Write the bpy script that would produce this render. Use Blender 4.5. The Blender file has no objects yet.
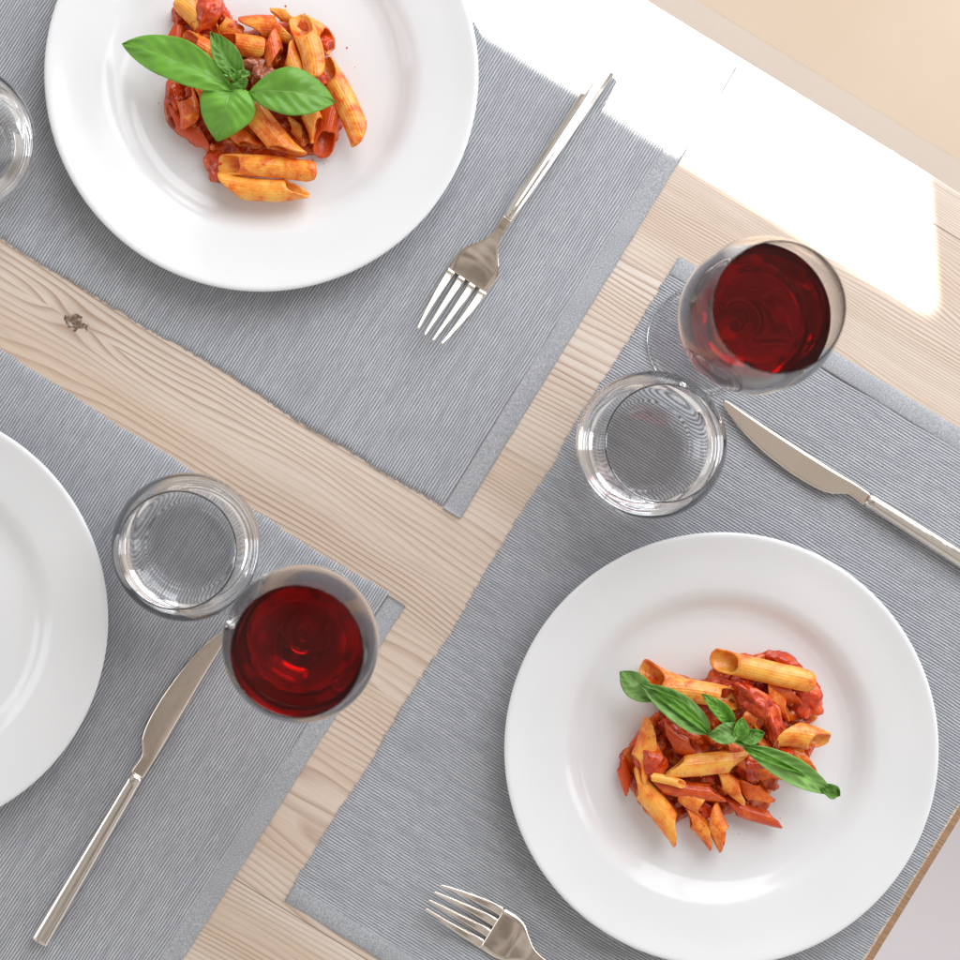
import bpy, math, random
import numpy as np
from mathutils import Vector, noise as mn

random.seed(7)
C = bpy.context.scene.collection
S = 1540.0            # photograph pixels per metre at the table top
NX, NY = 375.0, 482.0 # point straight below the camera
H = 1.0               # camera height above the table
ANG = math.radians(-31.5)
MAT = .0024           # placemat thickness
FLOORZ = -.74

def W(px, py, z=0.0):
    k = (H - z) / H
    return Vector(((px-NX)/S*k, -(py-NY)/S*k, z))

# ---------------------------------------------------------------- objects
def mesh_obj(name, verts, faces, mat=None, parent=None, smooth=True, uvs=None, loc=None):
    me = bpy.data.meshes.new(name)
    me.from_pydata([tuple(v) for v in verts], [], [tuple(f) for f in faces])
    if uvs is not None:
        uvl = me.uv_layers.new(name='UVMap')
        idx = np.empty(len(me.loops), dtype=np.int32)
        me.loops.foreach_get('vertex_index', idx)
        uvl.data.foreach_set('uv', np.asarray(uvs, dtype=np.float32)[idx].ravel())
    if smooth:
        me.polygons.foreach_set('use_smooth', [True]*len(me.polygons))
    if mat: me.materials.append(mat)
    me.update()
    o = bpy.data.objects.new(name, me)
    C.objects.link(o)
    if parent: o.parent = parent
    if loc is not None: o.location = loc
    return o

def empty(name, loc=(0, 0, 0), rz=0):
    o = bpy.data.objects.new(name, None); C.objects.link(o)
    o.empty_display_size = .02
    o.location = loc; o.rotation_euler = (0, 0, rz)
    return o

def tag(o, label, cat, group=None, kind=None):
    if label: o['label'] = label
    if cat: o['category'] = cat
    if group: o['group'] = group
    if kind: o['kind'] = kind
    return o

def copy_tree(o, parent=None):
    c = o.copy(); C.objects.link(c)
    if parent: c.parent = parent
    for ch in list(o.children): copy_tree(ch, c)
    return c

def lathe(profile, seg=128, closed=False):
    vs, fs, rows = [], [], []
    for r, z in profile:
        if r < 1e-7:
            rows.append([len(vs)]); vs.append((0, 0, z))
        else:
            row = []
            for i in range(seg):
                a = 2*math.pi*i/seg
                row.append(len(vs)); vs.append((r*math.cos(a), r*math.sin(a), z))
            rows.append(row)
    for A, B in zip(rows[:-1], rows[1:]):
        for i in range(seg):
            j = (i+1) % seg
            if len(A) == 1 and len(B) == 1: continue
            if len(A) == 1: fs.append((A[0], B[j], B[i]))
            elif len(B) == 1: fs.append((A[i], A[j], B[0]))
            else: fs.append((A[i], A[j], B[j], B[i]))
    return vs, fs

def catmull(pts, n, closed=False):
    P = [Vector(p) for p in pts]; out = []
    m = len(P)
    segs = m if closed else m-1
    for i in range(segs):
        g = (lambda k: P[k % m]) if closed else (lambda k: P[max(0, min(m-1, k))])
        a, b, c, d = g(i-1), g(i), g(i+1), g(i+2)
        for k in range(n):
            t = k/n
            out.append(.5*((2*b)+(c-a)*t+(2*a-5*b+4*c-d)*t*t+(3*b-3*c+d-a)*t**3))
    if not closed: out.append(P[-1])
    return out

# ---------------------------------------------------------------- materials
class NT:
    def __init__(s, name):
        s.m = bpy.data.materials.new(name); s.m.use_nodes = True
        s.t = s.m.node_tree; s.t.nodes.clear()
        s.out = s.t.nodes.new('ShaderNodeOutputMaterial')
    def n(s, typ, ins=None, **kw):
        nd = s.t.nodes.new(typ)
        for k, v in kw.items(): setattr(nd, k, v)
        for k, v in (ins or {}).items(): s.set(nd, k, v)
        return nd
    def set(s, nd, k, v):
        i = nd.inputs[k]
        if isinstance(v, bpy.types.NodeSocket): s.t.links.new(v, i)
        elif hasattr(v, 'outputs'): s.t.links.new(v.outputs[0], i)
        else:
            if i.type == 'RGBA' and len(v) == 3: v = (*v, 1)
            i.default_value = v
    def math(s, op, a, b=None, c=None, clamp=False):
        nd = s.t.nodes.new('ShaderNodeMath'); nd.operation = op; nd.use_clamp = clamp
        for i, v in enumerate((a, b, c)):
            if v is None: continue
            s.set(nd, i, v)
        return nd.outputs[0]
    def ramp(s, fac, stops, interp='LINEAR'):
        nd = s.t.nodes.new('ShaderNodeValToRGB'); cr = nd.color_ramp; cr.interpolation = interp
        while len(cr.elements) < len(stops): cr.elements.new(.5)
        for e, (p, c) in zip(cr.elements, stops):
            e.position = p; e.color = (*c, 1) if len(c) == 3 else c
        s.set(nd, 0, fac); return nd.outputs[0]
    def mix(s, f, a, b, bt='MIX'):
        nd = s.t.nodes.new('ShaderNodeMix'); nd.data_type = 'RGBA'; nd.blend_type = bt
        s.set(nd, 0, f); s.set(nd, 6, a); s.set(nd, 7, b)
        return nd.outputs[2]
    def noise(s, vec, scale, detail=3, rough=.5, dist=0):
        nd = s.n('ShaderNodeTexNoise', {'Scale': scale, 'Detail': detail, 'Roughness': rough, 'Distortion': dist})
        if vec is not None: s.set(nd, 'Vector', vec)
        return nd.outputs[0]
    def bsdf(s, **kw):
        nd = s.t.nodes.new('ShaderNodeBsdfPrincipled')
        for k, v in kw.items(): s.set(nd, k.replace('_', ' '), v)
        s.t.links.new(nd.outputs[0], s.out.inputs[0]); return nd
    def bump(s, h, strength, dist):
        return s.n('ShaderNodeBump', {'Height': h, 'Strength': strength, 'Distance': dist}).outputs[0]
    def coord(s, which='Object'):
        return s.t.nodes.new('ShaderNodeTexCoord').outputs[which]
    def mapping(s, vec, scale=(1, 1, 1), loc=(0, 0, 0), rot=(0, 0, 0)):
        nd = s.n('ShaderNodeMapping', {'Vector': vec, 'Scale': scale, 'Location': loc, 'Rotation': rot})
        return nd.outputs[0]
    def sep(s, vec):
        nd = s.n('ShaderNodeSeparateXYZ', {0: vec}); return nd.outputs

def m_porcelain():
    t = NT('porcelain'); v = t.coord()
    n = t.noise(v, 14, 2)
    col = t.ramp(n, [(.3, (.76, .765, .77)), (.7, (.79, .79, .79))])
    b = t.bsdf(Base_Color=col, Roughness=t.math('MULTIPLY_ADD', t.noise(v, 40, 4, .7), .16, .05), IOR=1.5)
    t.set(b, 'Normal', t.bump(t.noise(v, 25, 2), .12, .001))
    b.inputs['Specular IOR Level'].default_value = .42
    return t.m

def m_wood(end=False):
    t = NT('whitewashed_pine_end' if end else 'whitewashed_pine')
    co = t.coord(); x, y, z = t.sep(co)
    # plank id from the seams (local y in metres)
    seams = [332.4, 209.9, 63.1, -114.0, -267.4, -420.0]   # mm, positive towards the window
    pid = 0.0; line = None
    for k, sm in enumerate(seams):
        st = t.math('GREATER_THAN', y, sm/1000)
        pid = t.math('ADD', pid, st)
        d = t.math('ABSOLUTE', t.math('SUBTRACT', y, sm/1000))
        w = .0006 if k in (0, 4) else .0003
        l = t.math('SUBTRACT', 1, t.math('DIVIDE', d, w), clamp=True)
        l = t.math('MULTIPLY', l, 1.0 if k in (0, 4) else .35)
        line = l if line is None else t.math('MAXIMUM', line, l)
    rnd = t.n('ShaderNodeTexWhiteNoise', noise_dimensions='1D'); t.set(rnd, 'W', pid)
    rv = rnd.outputs['Value']
    rnd2 = t.n('ShaderNodeTexWhiteNoise', noise_dimensions='1D'); t.set(rnd2, 'W', t.math('ADD', pid, 37.3))
    rv2 = rnd2.outputs['Value']
    off = t.n('ShaderNodeCombineXYZ', {0: t.math('MULTIPLY', rv, 9), 1: t.math('MULTIPLY', rv2, 7), 2: t.math('MULTIPLY', pid, 3.1)})
    vo = t.n('ShaderNodeVectorMath', {0: co, 1: off.outputs[0]}, operation='ADD').outputs[0]
    warp = t.noise(t.mapping(vo, (2.2, 9, 1)), 1, 3, .5)
    warp2 = t.noise(t.mapping(vo, (9, 60, 1)), 1, 2, .5)
    # distance from the pith, sloping along the board: cathedral grain in some boards, straight in others
    kx, ky = (75-NX)/S, -(322-NY)/S
    ca, sa = math.cos(-ANG), math.sin(-ANG)
    lx, ly = kx*ca-ky*sa, kx*sa+ky*ca
    yy = t.math('ADD', y, t.math('MULTIPLY_ADD', rv, .5, -.25))
    dx = t.math('SUBTRACT', x, lx); dy = t.math('SUBTRACT', y, ly)
    kd = t.math('SQRT', t.math('ADD', t.math('MULTIPLY', t.math('MULTIPLY', dx, dx), .14), t.math('MULTIPLY', dy, dy)))
    kb = t.math('POWER', 2.718, t.math('MULTIPLY', t.math('MULTIPLY', kd, kd), -1/(.0105**2)))
    # far from the pith the rings read as near-straight lines
    r = t.math('SQRT', t.math('ADD', t.math('MULTIPLY', yy, yy),
               t.math('POWER', t.math('ADD', .05, t.math('MULTIPLY', x, t.math('MULTIPLY_ADD', rv2, .08, -.02))), 2)))
    r = t.math('ADD', r, t.math('MULTIPLY', t.math('SUBTRACT', warp, .5), .055))
    r = t.math('ADD', r, t.math('MULTIPLY', t.math('SUBTRACT', warp2, .5), .0020))
    r = t.math('ADD', r, t.math('MULTIPLY', kb, t.math('MULTIPLY', t.math('SIGN', dy), .0060)))
    fr = t.math('MULTIPLY_ADD', rv2, 260, 260)
    dens = t.noise(t.mapping(vo, (.8, 17, 1)), 1, 1, .5)       # ring spacing varies over the width
    ph = t.math('ADD', t.math('MULTIPLY', r, fr), t.math('MULTIPLY', dens, 9))
    ring = t.math('FRACT', ph)
    prof = t.ramp(ring, [(0, (0, 0, 0)), (.45, (.06,)*3), (.78, (.7,)*3), (.88, (1, 1, 1)), (1, (0, 0, 0))])
    fib = t.noise(t.mapping(co, (26, 1500, 30)), 1, 3, .6)
    fib2 = t.noise(t.mapping(co, (7, 260, 30)), 1, 3, .6)
    amp = t.noise(t.mapping(vo, (3, 40, 1)), 1, 2)
    ringc = t.math('MULTIPLY', prof, t.math('MULTIPLY_ADD', amp, 2.4, -.38), clamp=True)
    tone = t.ramp(t.noise(t.mapping(vo, (2.5, 22, 1)), 1, 3), [(.36, (0, 0, 0)), (.64, (1, 1, 1))])
    light = t.mix(tone, (.65, .52, .405), (.76, .67, .59))
    light = t.mix(t.math('MULTIPLY', rv, .5), light, (.68, .53, .42))
    darkc = (.37, .225, .145)
    col = t.mix(t.math('MULTIPLY', ringc, .78), light, darkc)
    col = t.mix(t.math('MULTIPLY', t.math('SUBTRACT', fib, .45), 1.5, clamp=True), col, (.40, .30, .23))
    col = t.mix(t.math('MULTIPLY', t.math('SUBTRACT', fib2, .5), .9, clamp=True), col, (.78, .71, .64))
    # knot: a small dark eye with a ragged crack
    kn = t.noise(co, 210, 3, .6)
    dx2 = t.math('MULTIPLY', dx, .62)
    kdd = t.math('SQRT', t.math('ADD', t.math('MULTIPLY', dx2, dx2), t.math('MULTIPLY', dy, dy)))
    km = t.math('SUBTRACT', t.math('MULTIPLY_ADD', kn, .0150, -.0028), kdd)
    kmask = t.math('MULTIPLY', km, 900, clamp=True)
    kn2 = t.noise(co, 420, 2, .6)
    kcol = t.mix(t.math('GREATER_THAN', kn2, .50), (.20, .12, .075), (.025, .015, .012))
    col = t.mix(kmask, col, kcol)
    halo = t.math('MULTIPLY', t.math('POWER', 2.718, t.math('MULTIPLY', t.math('MULTIPLY', kdd, kdd), -1/(.010**2))), .35)
    col = t.mix(halo, col, (.38, .26, .19))
    col = t.mix(t.math('MULTIPLY', line, .8), col, (.13, .075, .05))
    if end:
        n = t.noise(t.mapping(co, (60, 900, 60)), 1, 3)
        col = t.ramp(n, [(.3, (.26, .14, .07)), (.7, (.46, .28, .16))])  # brown end grain, colour also darkened because this edge faces away from the light
    h = t.math('SUBTRACT', t.math('MULTIPLY', ringc, .5), t.math('MULTIPLY', line, 2.5))
    h = t.math('ADD', h, t.math('MULTIPLY', fib, .5))
    b = t.bsdf(Base_Color=col, Roughness=.55)
    t.set(b, 'Normal', t.bump(h, .35, .0006))
    b.inputs['Specular IOR Level'].default_value = .35
    return t.m

def m_cloth():
    t = NT('ribbed_grey_cotton'); uv = t.coord('UV'); u, v, _ = t.sep(uv)
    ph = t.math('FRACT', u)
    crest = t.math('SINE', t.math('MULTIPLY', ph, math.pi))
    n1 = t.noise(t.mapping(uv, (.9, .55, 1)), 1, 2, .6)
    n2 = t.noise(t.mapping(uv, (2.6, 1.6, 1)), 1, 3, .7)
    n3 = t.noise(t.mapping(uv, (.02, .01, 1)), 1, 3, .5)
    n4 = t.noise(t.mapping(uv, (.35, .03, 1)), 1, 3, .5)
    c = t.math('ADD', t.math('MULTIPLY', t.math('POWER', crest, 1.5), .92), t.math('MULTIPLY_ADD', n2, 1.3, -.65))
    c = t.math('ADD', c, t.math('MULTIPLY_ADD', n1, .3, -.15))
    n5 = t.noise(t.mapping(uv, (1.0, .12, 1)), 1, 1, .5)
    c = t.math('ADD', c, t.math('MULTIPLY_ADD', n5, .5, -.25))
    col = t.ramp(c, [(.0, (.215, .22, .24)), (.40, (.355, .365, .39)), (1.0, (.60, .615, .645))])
    col = t.mix(t.math('MULTIPLY', t.math('SUBTRACT', n4, .46), 2.0, clamp=True), col, (.30, .31, .34))
    col = t.mix(t.math('MULTIPLY', t.math('SUBTRACT', n3, .5), .9, clamp=True), col, (.29, .295, .32))
    sp = t.noise(t.mapping(uv, (1.1, 1.1, 1)), 1, 0)
    col = t.mix(t.math('MULTIPLY', t.math('GREATER_THAN', sp, .83), .6), col, (.09, .09, .11))
    b = t.bsdf(Base_Color=col, Roughness=.92)
    yarn = t.math('SINE', t.math('ADD', t.math('MULTIPLY', v, 4.2), t.math('MULTIPLY', u, 2.1)))
    t.set(b, 'Normal', t.bump(t.math('ADD', t.math('MULTIPLY', yarn, .3), n2), .5, .0006))
    b.inputs['Specular IOR Level'].default_value = .15
    b.inputs['Sheen Weight'].default_value = .15
    return t.m

def m_hem():
    t = NT('plain_woven_hem'); co = t.coord()
    n = t.noise(co, 1000, 3, .9); n2 = t.noise(co, 45, 3)
    col = t.ramp(n, [(.34, (.26, .27, .285)), (.5, (.39, .40, .42)), (.66, (.59, .60, .62))])
    col = t.mix(t.math('MULTIPLY', t.math('SUBTRACT', n2, .45), .8, clamp=True), col, (.28, .29, .32))
    b = t.bsdf(Base_Color=col, Roughness=.95)
    t.set(b, 'Normal', t.bump(n, .5, .0006))
    b.inputs['Specular IOR Level'].default_value = .15
    return t.m

def m_metal(name, col=(.80, .71, .62), rough=.12):
    t = NT(name); co = t.coord()
    n = t.noise(t.mapping(co, (30, 400, 400)), 1, 3, .6)
    n2 = t.noise(co, 90, 3)
    c = t.mix(t.math('MULTIPLY', n2, .25), col, tuple(k*.78 for k in col))
    r = t.math('ADD', t.math('MULTIPLY_ADD', n, .10, rough-.05), t.math('MULTIPLY', t.noise(co, 140, 4, .7), .07))
    b = t.bsdf(Base_Color=c, Metallic=1.0, Roughness=r)
    t.set(b, 'Normal', t.bump(t.noise(co, 60, 2), .25, .0008))
    return t.m

def m_glass(name='clear_glass', col=(1, 1, 1), ior=1.43, rough=0.0):
    t = NT(name)
    b = t.n('ShaderNodeBsdfGlass', {'Color': col, 'Roughness': rough, 'IOR': ior})
    t.t.links.new(b.outputs[0], t.out.inputs[0]); return t.m

def m_liquid(name, ior, level, absorb=None):
    """refracting top surface; the walls, which touch the glass, are left clear because the glass's wetted side refracts there"""
    t = NT(name); z = t.sep(t.coord())[2]; nz = t.sep(t.n('ShaderNodeNewGeometry').outputs['Normal'])[2]
    g = t.n('ShaderNodeBsdfGlass', {'Color': (1, 1, 1), 'Roughness': 0.0, 'IOR': ior})
    tr = t.n('ShaderNodeBsdfTransparent')
    mx = t.n('ShaderNodeMixShader', {0: t.math('GREATER_THAN', z, level)})
    t.t.links.new(tr.outputs[0], mx.inputs[1]); t.t.links.new(g.outputs[0], mx.inputs[2])
    t.t.links.new(mx.outputs[0], t.out.inputs[0])
    if absorb:
        a = t.n('ShaderNodeVolumeAbsorption', {'Color': absorb[0], 'Density': absorb[1]})
        t.t.links.new(a.outputs[0], t.out.inputs[1])
    return t.m

def m_penne():
    t = NT('sauced_penne'); co = t.coord()
    oi = t.n('ShaderNodeObjectInfo'); red = t.sep(oi.outputs['Color'])[0]
    off = t.n('ShaderNodeVectorMath', {0: co, 1: oi.outputs['Random']}, operation='ADD').outputs[0]
    n = t.noise(off, 100, 4, .55, .4); n2 = t.noise(off, 420, 2, .5)
    stre = t.noise(t.mapping(off, (40, 500, 500)), 1, 1)
    m = t.math('ADD', t.math('MULTIPLY_ADD', red, .66, -.25), t.math('ADD', t.math('MULTIPLY', n, .95), t.math('MULTIPLY_ADD', n2, .25, -.12)))
    past = t.mix(stre, (.94, .38, .035), (1.0, .55, .12))
    col = t.ramp(m, [(.32, (0, 0, 0)), (.78, (1, 1, 1))])
    mid = t.mix(t.math('MULTIPLY', col, 1.6, clamp=True), past, (.88, .19, .014))
    f = t.math('MULTIPLY_ADD', t.math('MULTIPLY', col, 1), 1.6, -.6, clamp=True)
    base = t.mix(f, mid, t.mix(n2, (.74, .10, .012), (.52, .045, .008)))
    sp = t.noise(off, 1100, 0)
    base = t.mix(t.math('GREATER_THAN', sp, .80), base, (.07, .03, .015))
    r = t.math('MULTIPLY_ADD', n2, .25, .12)
    b = t.bsdf(Base_Color=base, Roughness=r)
    b.inputs['Subsurface Weight'].default_value = .18
    b.inputs['Subsurface Radius'].default_value = (.006, .0025, .001)
    b.inputs['Subsurface Scale'].default_value = .5
    b.inputs['Coat Weight'].default_value = .2; b.inputs['Coat Roughness'].default_value = .15; b.inputs['Specular IOR Level'].default_value = .4
    t.set(b, 'Normal', t.bump(t.math('ADD', t.math('MULTIPLY', n2, .6), t.math('MULTIPLY', f, .8)), .35, .0010))
    return t.m

def m_sauce(name='tomato_sauce', a=(.60, .060, .004), b_=(.84, .23, .010), spots=True):
    t = NT(name); co = t.coord()
    n = t.noise(co, 120, 3, .55, .5); n2 = t.noise(co, 420, 2, .55)
    col = t.ramp(n, [(.32, tuple(k*.55 for k in a)), (.5, a), (.68, b_)])
    col = t.mix(t.math('GREATER_THAN', n2, .70), col, (.72, .22, .05))
    b = t.bsdf(Base_Color=col, Roughness=t.math('MULTIPLY_ADD', n2, .2, .03))
    b.inputs['Subsurface Weight'].default_value = .04
    b.inputs['Subsurface Radius'].default_value = (.006, .001, .0005)
    b.inputs['Subsurface Scale'].default_value = .4
    b.inputs['Coat Weight'].default_value = .15; b.inputs['Coat Roughness'].default_value = .05; b.inputs['Specular IOR Level'].default_value = .5
    t.set(b, 'Normal', t.bump(t.math('ADD', n, t.math('MULTIPLY', n2, .35)), .6, .0018))
    return t.m

def m_leaf(name='basil_leaf', top=(.14, .34, .035), pale=(.24, .40, .17)):
    t = NT(name); uv = t.coord('UV'); u, v, _ = t.sep(uv)
    av = t.math('ABSOLUTE', v)
    mid = t.math('SUBTRACT', 1, t.math('MULTIPLY', av, 28), clamp=True)
    sv = t.math('FRACT', t.math('SUBTRACT', t.math('MULTIPLY', u, 6.5), t.math('MULTIPLY', t.math('POWER', av, .8), 1.9)))
    sd = t.math('ABSOLUTE', t.math('SUBTRACT', sv, .5))
    side = t.math('MULTIPLY', t.math('SUBTRACT', 1, t.math('MULTIPLY', sd, 14), clamp=True), t.math('SUBTRACT', 1, av, clamp=True))
    vein = t.math('MAXIMUM', mid, t.math('MULTIPLY', side, .7))
    n = t.noise(t.coord(), 120, 3); n2 = t.noise(t.coord(), 700, 3)
    rn = t.n('ShaderNodeObjectInfo').outputs['Random']
    n = t.math('MULTIPLY_ADD', t.math('SUBTRACT', rn, .5), .7, n, clamp=True)
    col = t.mix(n, tuple(k*.8 for k in top), tuple(min(1, k*1.7) for k in top))
    col = t.mix(t.math('MULTIPLY', t.math('SUBTRACT', n2, .45), .8, clamp=True), col, pale)
    col = t.mix(t.math('MULTIPLY', vein, .7), col, (.34, .52, .14))
    b = t.bsdf(Base_Color=col, Roughness=.38)
    h = t.math('ADD', t.math('SUBTRACT', t.math('MULTIPLY', t.math('ABSOLUTE', t.math('SUBTRACT', sv, .5)), -1.0), t.math('MULTIPLY', mid, .8)), t.math('MULTIPLY', n2, .15))
    nb = t.bump(h, .45, .0008); t.set(b, 'Normal', nb)
    tr = t.n('ShaderNodeBsdfTranslucent', {'Color': (.25, .50, .03)}); t.set(tr, 'Normal', nb)
    mx = t.n('ShaderNodeMixShader', {0: .30}); t.t.links.new(b.outputs[0], mx.inputs[1]); t.t.links.new(tr.outputs[0], mx.inputs[2])
    t.t.links.new(mx.outputs[0], t.out.inputs[0])
    return t.m

def m_plain(name, c1, c2, scale=8, rough=.7, bump=.1):
    t = NT(name); co = t.coord(); n = t.noise(co, scale, 4)
    b = t.bsdf(Base_Color=t.mix(n, c1, c2), Roughness=rough)
    t.set(b, 'Normal', t.bump(t.noise(co, scale*8, 3), bump, .002))
    return t.m

PORC = m_porcelain(); WOOD = m_wood(); WOODEND = m_wood(True); CLOTH = m_cloth(); HEM = m_hem()
STEEL = m_metal('champagne_steel'); BRIGHT = m_metal('polished_steel', (.84, .79, .73), .09)  # champagne tint also carries the warm ceiling's reflection in the metal colour
GLASS = m_glass(); WATERL, WINEL = .034, .143-MAT
WATER = m_liquid('water', 1.33, WATERL-.0003); WINE = m_liquid('red_wine_liquid', 1.34, WINEL-.0003, ((.885, .0, .20), 225))
WETW = m_glass('glass_wet_with_water', ior=1.43/1.33); WETR = m_glass('glass_wet_with_wine', ior=1.43/1.34)
PENNE = m_penne(); SAUCE = m_sauce()
TOM = m_sauce('tomato_flesh', (.60, .045, .006), (.76, .12, .010)); MEAT = m_sauce('browned_tomato', (.34, .08, .03), (.55, .24, .10))
LEAF = m_leaf(); LEAFP = m_leaf('basil_underside', (.25, .47, .11), (.38, .54, .24))
STEMM = m_plain('basil_stem', (.22, .42, .06), (.30, .50, .10), 200, .4)

# ---------------------------------------------------------------- floor, bench, table
fl = mesh_obj('floor', [(-4, -4, FLOORZ), (4, -4, FLOORZ), (4, 4, FLOORZ), (-4, 4, FLOORZ)], [(0, 1, 2, 3)],
              m_plain('pale_floor', (.86, .82, .86), (.89, .86, .90), 3, .6), smooth=False)
tag(fl, 'pale lavender grey floor below the table', None, kind='structure')

def bevel_box(x0, x1, y0, y1, z0, z1, c):
    """box with chamfered top edges (chamfer c) ; returns verts, faces"""
    vs = [(x0, y0, z0), (x1, y0, z0), (x1, y1, z0), (x0, y1, z0),
          (x0, y0, z1-c), (x1, y0, z1-c), (x1, y1, z1-c), (x0, y1, z1-c),
          (x0+c, y0+c, z1), (x1-c, y0+c, z1), (x1-c, y1-c, z1), (x0+c, y1-c, z1)]
    fs = [(3, 2, 1, 0), (0, 1, 5, 4), (1, 2, 6, 5), (2, 3, 7, 6), (3, 0, 4, 7),
          (4, 5, 9, 8), (5, 6, 10, 9), (6, 7, 11, 10), (7, 4, 8, 11), (8, 9, 10, 11)]
    return vs, fs

A0, B0 = .8526*NX+.5225*NY, -.5225*NX+.8526*NY
def la(a): return (a-A0)/S
def lb(b): return -(b-B0)/S
tbl = empty('dining_table', (0, 0, 0), ANG)
tag(tbl, 'whitewashed pine plank dining table with visible grain and a dark knot', 'table')
# top face as one sheet, chamfer wider at the end
x1, y1 = la(1252), lb(-339); x0, y0 = x1-2.0, y1-1.0
ce, cf, th = .0085, .003, .03
xs = [x0, x1-ce, x1]
vs = [(x0, y0, 0), (x1-ce, y0, 0), (x1-ce, y1-cf, 0), (x0, y1-cf, 0),
      (x1-ce*.35, y0, -.0022), (x1-ce*.35, y1-cf*.3, -.0022), (x0, y1, -.003), (x1-ce, y1, -.003),
      (x1, y0, -.009), (x1, y1, -.009), (x1, y0, -th), (x1, y1, -th), (x0, y0, -th), (x0, y1, -th), (x0, y1, -.009)]
top = mesh_obj('tabletop', vs, [(0, 1, 2, 3), (3, 2, 7, 6), (6, 7, 9, 14), (14, 9, 11, 13), (12, 0, 3, 6, 14, 13), (12, 10, 8, 4, 1, 0), (13, 11, 10, 12)],
               WOOD, tbl, smooth=False)
end = mesh_obj('end_grain_edge', [vs[i] for i in (1, 2, 7, 5, 4, 8, 9, 10, 11)],
               [(0, 4, 3, 1), (1, 3, 2), (4, 5, 6, 3), (3, 6, 2), (5, 7, 8, 6)], WOODEND, tbl, smooth=False)

bn = empty('bench', (0, 0, FLOORZ), ANG)
tag(bn, 'tan upholstered bench with a pale rail beyond the table edge at top right', 'bench')
bz = -.30-FLOORZ
def lzb(b): return lb((b-B0)*1.3+B0)
yb0, yb1 = lb(-339)-.05, lzb(-364)
v, f = bevel_box(-1.2, 1.4, yb0, yb1, bz-.05, bz, .0002)
mesh_obj('frame_rail', v, f, m_plain('pale_painted_wood', (.57, .48, .40), (.61, .52, .44), 10, .5), bn, smooth=False)
v, f = bevel_box(-1.2, 1.4, yb1+.00008, yb1+.62, bz-.06, bz-.0003, .0002)
mesh_obj('seat_cushion', v, f, m_plain('tan_upholstery', (.60, .46, .33), (.70, .58, .46), 5, .8, .2), bn, smooth=False)

# ---------------------------------------------------------------- placemats
def placemat(cx, cy, ang, L, Wd, label, hems, seed):
    """cx, cy pixel centre; ang world angle of the long axis; ribs run across it"""
    rng = np.random.RandomState(seed)
    root = empty('placemat', W(cx, cy), ang); tag(root, label, 'placemat', 'grey ribbed placemats on the table')
    pitch = .00182; hemw = .0125
    n = int((L-2*hemw)/pitch); K, M = 6, 90
    U = (np.arange(n*K+1)/K)
    ph = U % 1.0
    hgt = np.abs(np.sin(np.pi*ph))**.75
    vv = np.linspace(-1, 1, M+1)
    ribs = np.floor(U).astype(int)
    ej = rng.uniform(-.0007, .0007, (2, n+2))
    def lowf(a, s):
        return np.array([mn.noise(Vector((q*9+s, seed*3.3+s, a))) for q in U/ n])
    e0 = lowf(0, 1.3)*.0024; e1 = lowf(0, 7.7)*.0024
    half = Wd/2
    X0 = (U*pitch - n*pitch/2)
    verts = []; uvs = []
    ZT = MAT-.00085      # the cloth's gentle waves stay below what stands on it
    cols = M+1+2
    Xg = np.empty((len(U), cols)); Yg = np.empty_like(Xg); Zg = np.empty_like(Xg)
    for j in range(M+1):
        yv = np.where(vv[j] < 0, vv[j]*(half+e0+ej[0][ribs]+hgt*.0011*1.0), vv[j]*(half+e1+ej[1][ribs]+hgt*.0011))
        wob = .0007*math.sin(vv[j]*3.1+seed)+.00022*math.sin(vv[j]*17+seed*2)
        Xg[:, j+1] = X0 + wob + .00018*np.sin(U*.9+vv[j]*23)
        edge = min(1, (1-abs(vv[j]))*60)
        Yg[:, j+1] = yv
        lift = .0004*np.sin(U*.05+vv[j]*4+seed)+.0003*np.sin(U*.13+vv[j]*2.1+seed*2)
        Zg[:, j+1] = (ZT-.00045+.00045*hgt)*(.45+.55*edge)+np.maximum(lift, -.0001)
    Xg[:, 0] = Xg[:, 1]; Xg[:, -1] = Xg[:, -2]
    Yg[:, 0] = Yg[:, 1]; Yg[:, -1] = Yg[:, -2]; Zg[:, 0] = .0001; Zg[:, -1] = .0001
    V = np.stack([Xg, Yg, Zg], -1).reshape(-1, 3)
    UVs = np.stack([np.repeat(U[:, None], cols, 1), Yg*1000/1.0], -1).reshape(-1, 2)
    a = np.arange(len(U)-1)[:, None]*cols + np.arange(cols-1)[None]
    F = np.stack([a, a+cols, a+cols+1, a+1], -1).reshape(-1, 4)
    mesh_obj('ribbed_cloth', V.tolist(), F.tolist(), CLOTH, root, uvs=UVs)
    for sx in hems:
        xa = sx*(n*pitch/2-.0003); xb = sx*L/2
        hv = []; hf = []; NN = 120
        for j in range(NN+1):
            t = j/NN*2-1
            y = t*(half+.0004); jx = mn.noise(Vector((t*14, seed, sx)))*.0006
            z = ZT+.0001+.0003*math.sin(t*5+seed)
            hv += [(xa, y, .0003), (xa+sx*.0006, y, z-.0002), (xa+sx*.0016, y, z+.0001), (xb-sx*.002+jx, y, z+.0001), (xb+jx-sx*.0004, y, z-.0008), (xb+jx, y, .0002)]
        for j in range(NN):
            for q in range(5):
                b = j*6+q
                hf.append((b, b+1, b+7, b+6) if sx < 0 else (b, b+6, b+7, b+1))
        hf += [(0, 5, 4, 3, 2, 1), tuple(NN*6+q for q in range(6))]
        mesh_obj('hem', hv, hf, HEM, root)
    return root

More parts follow.
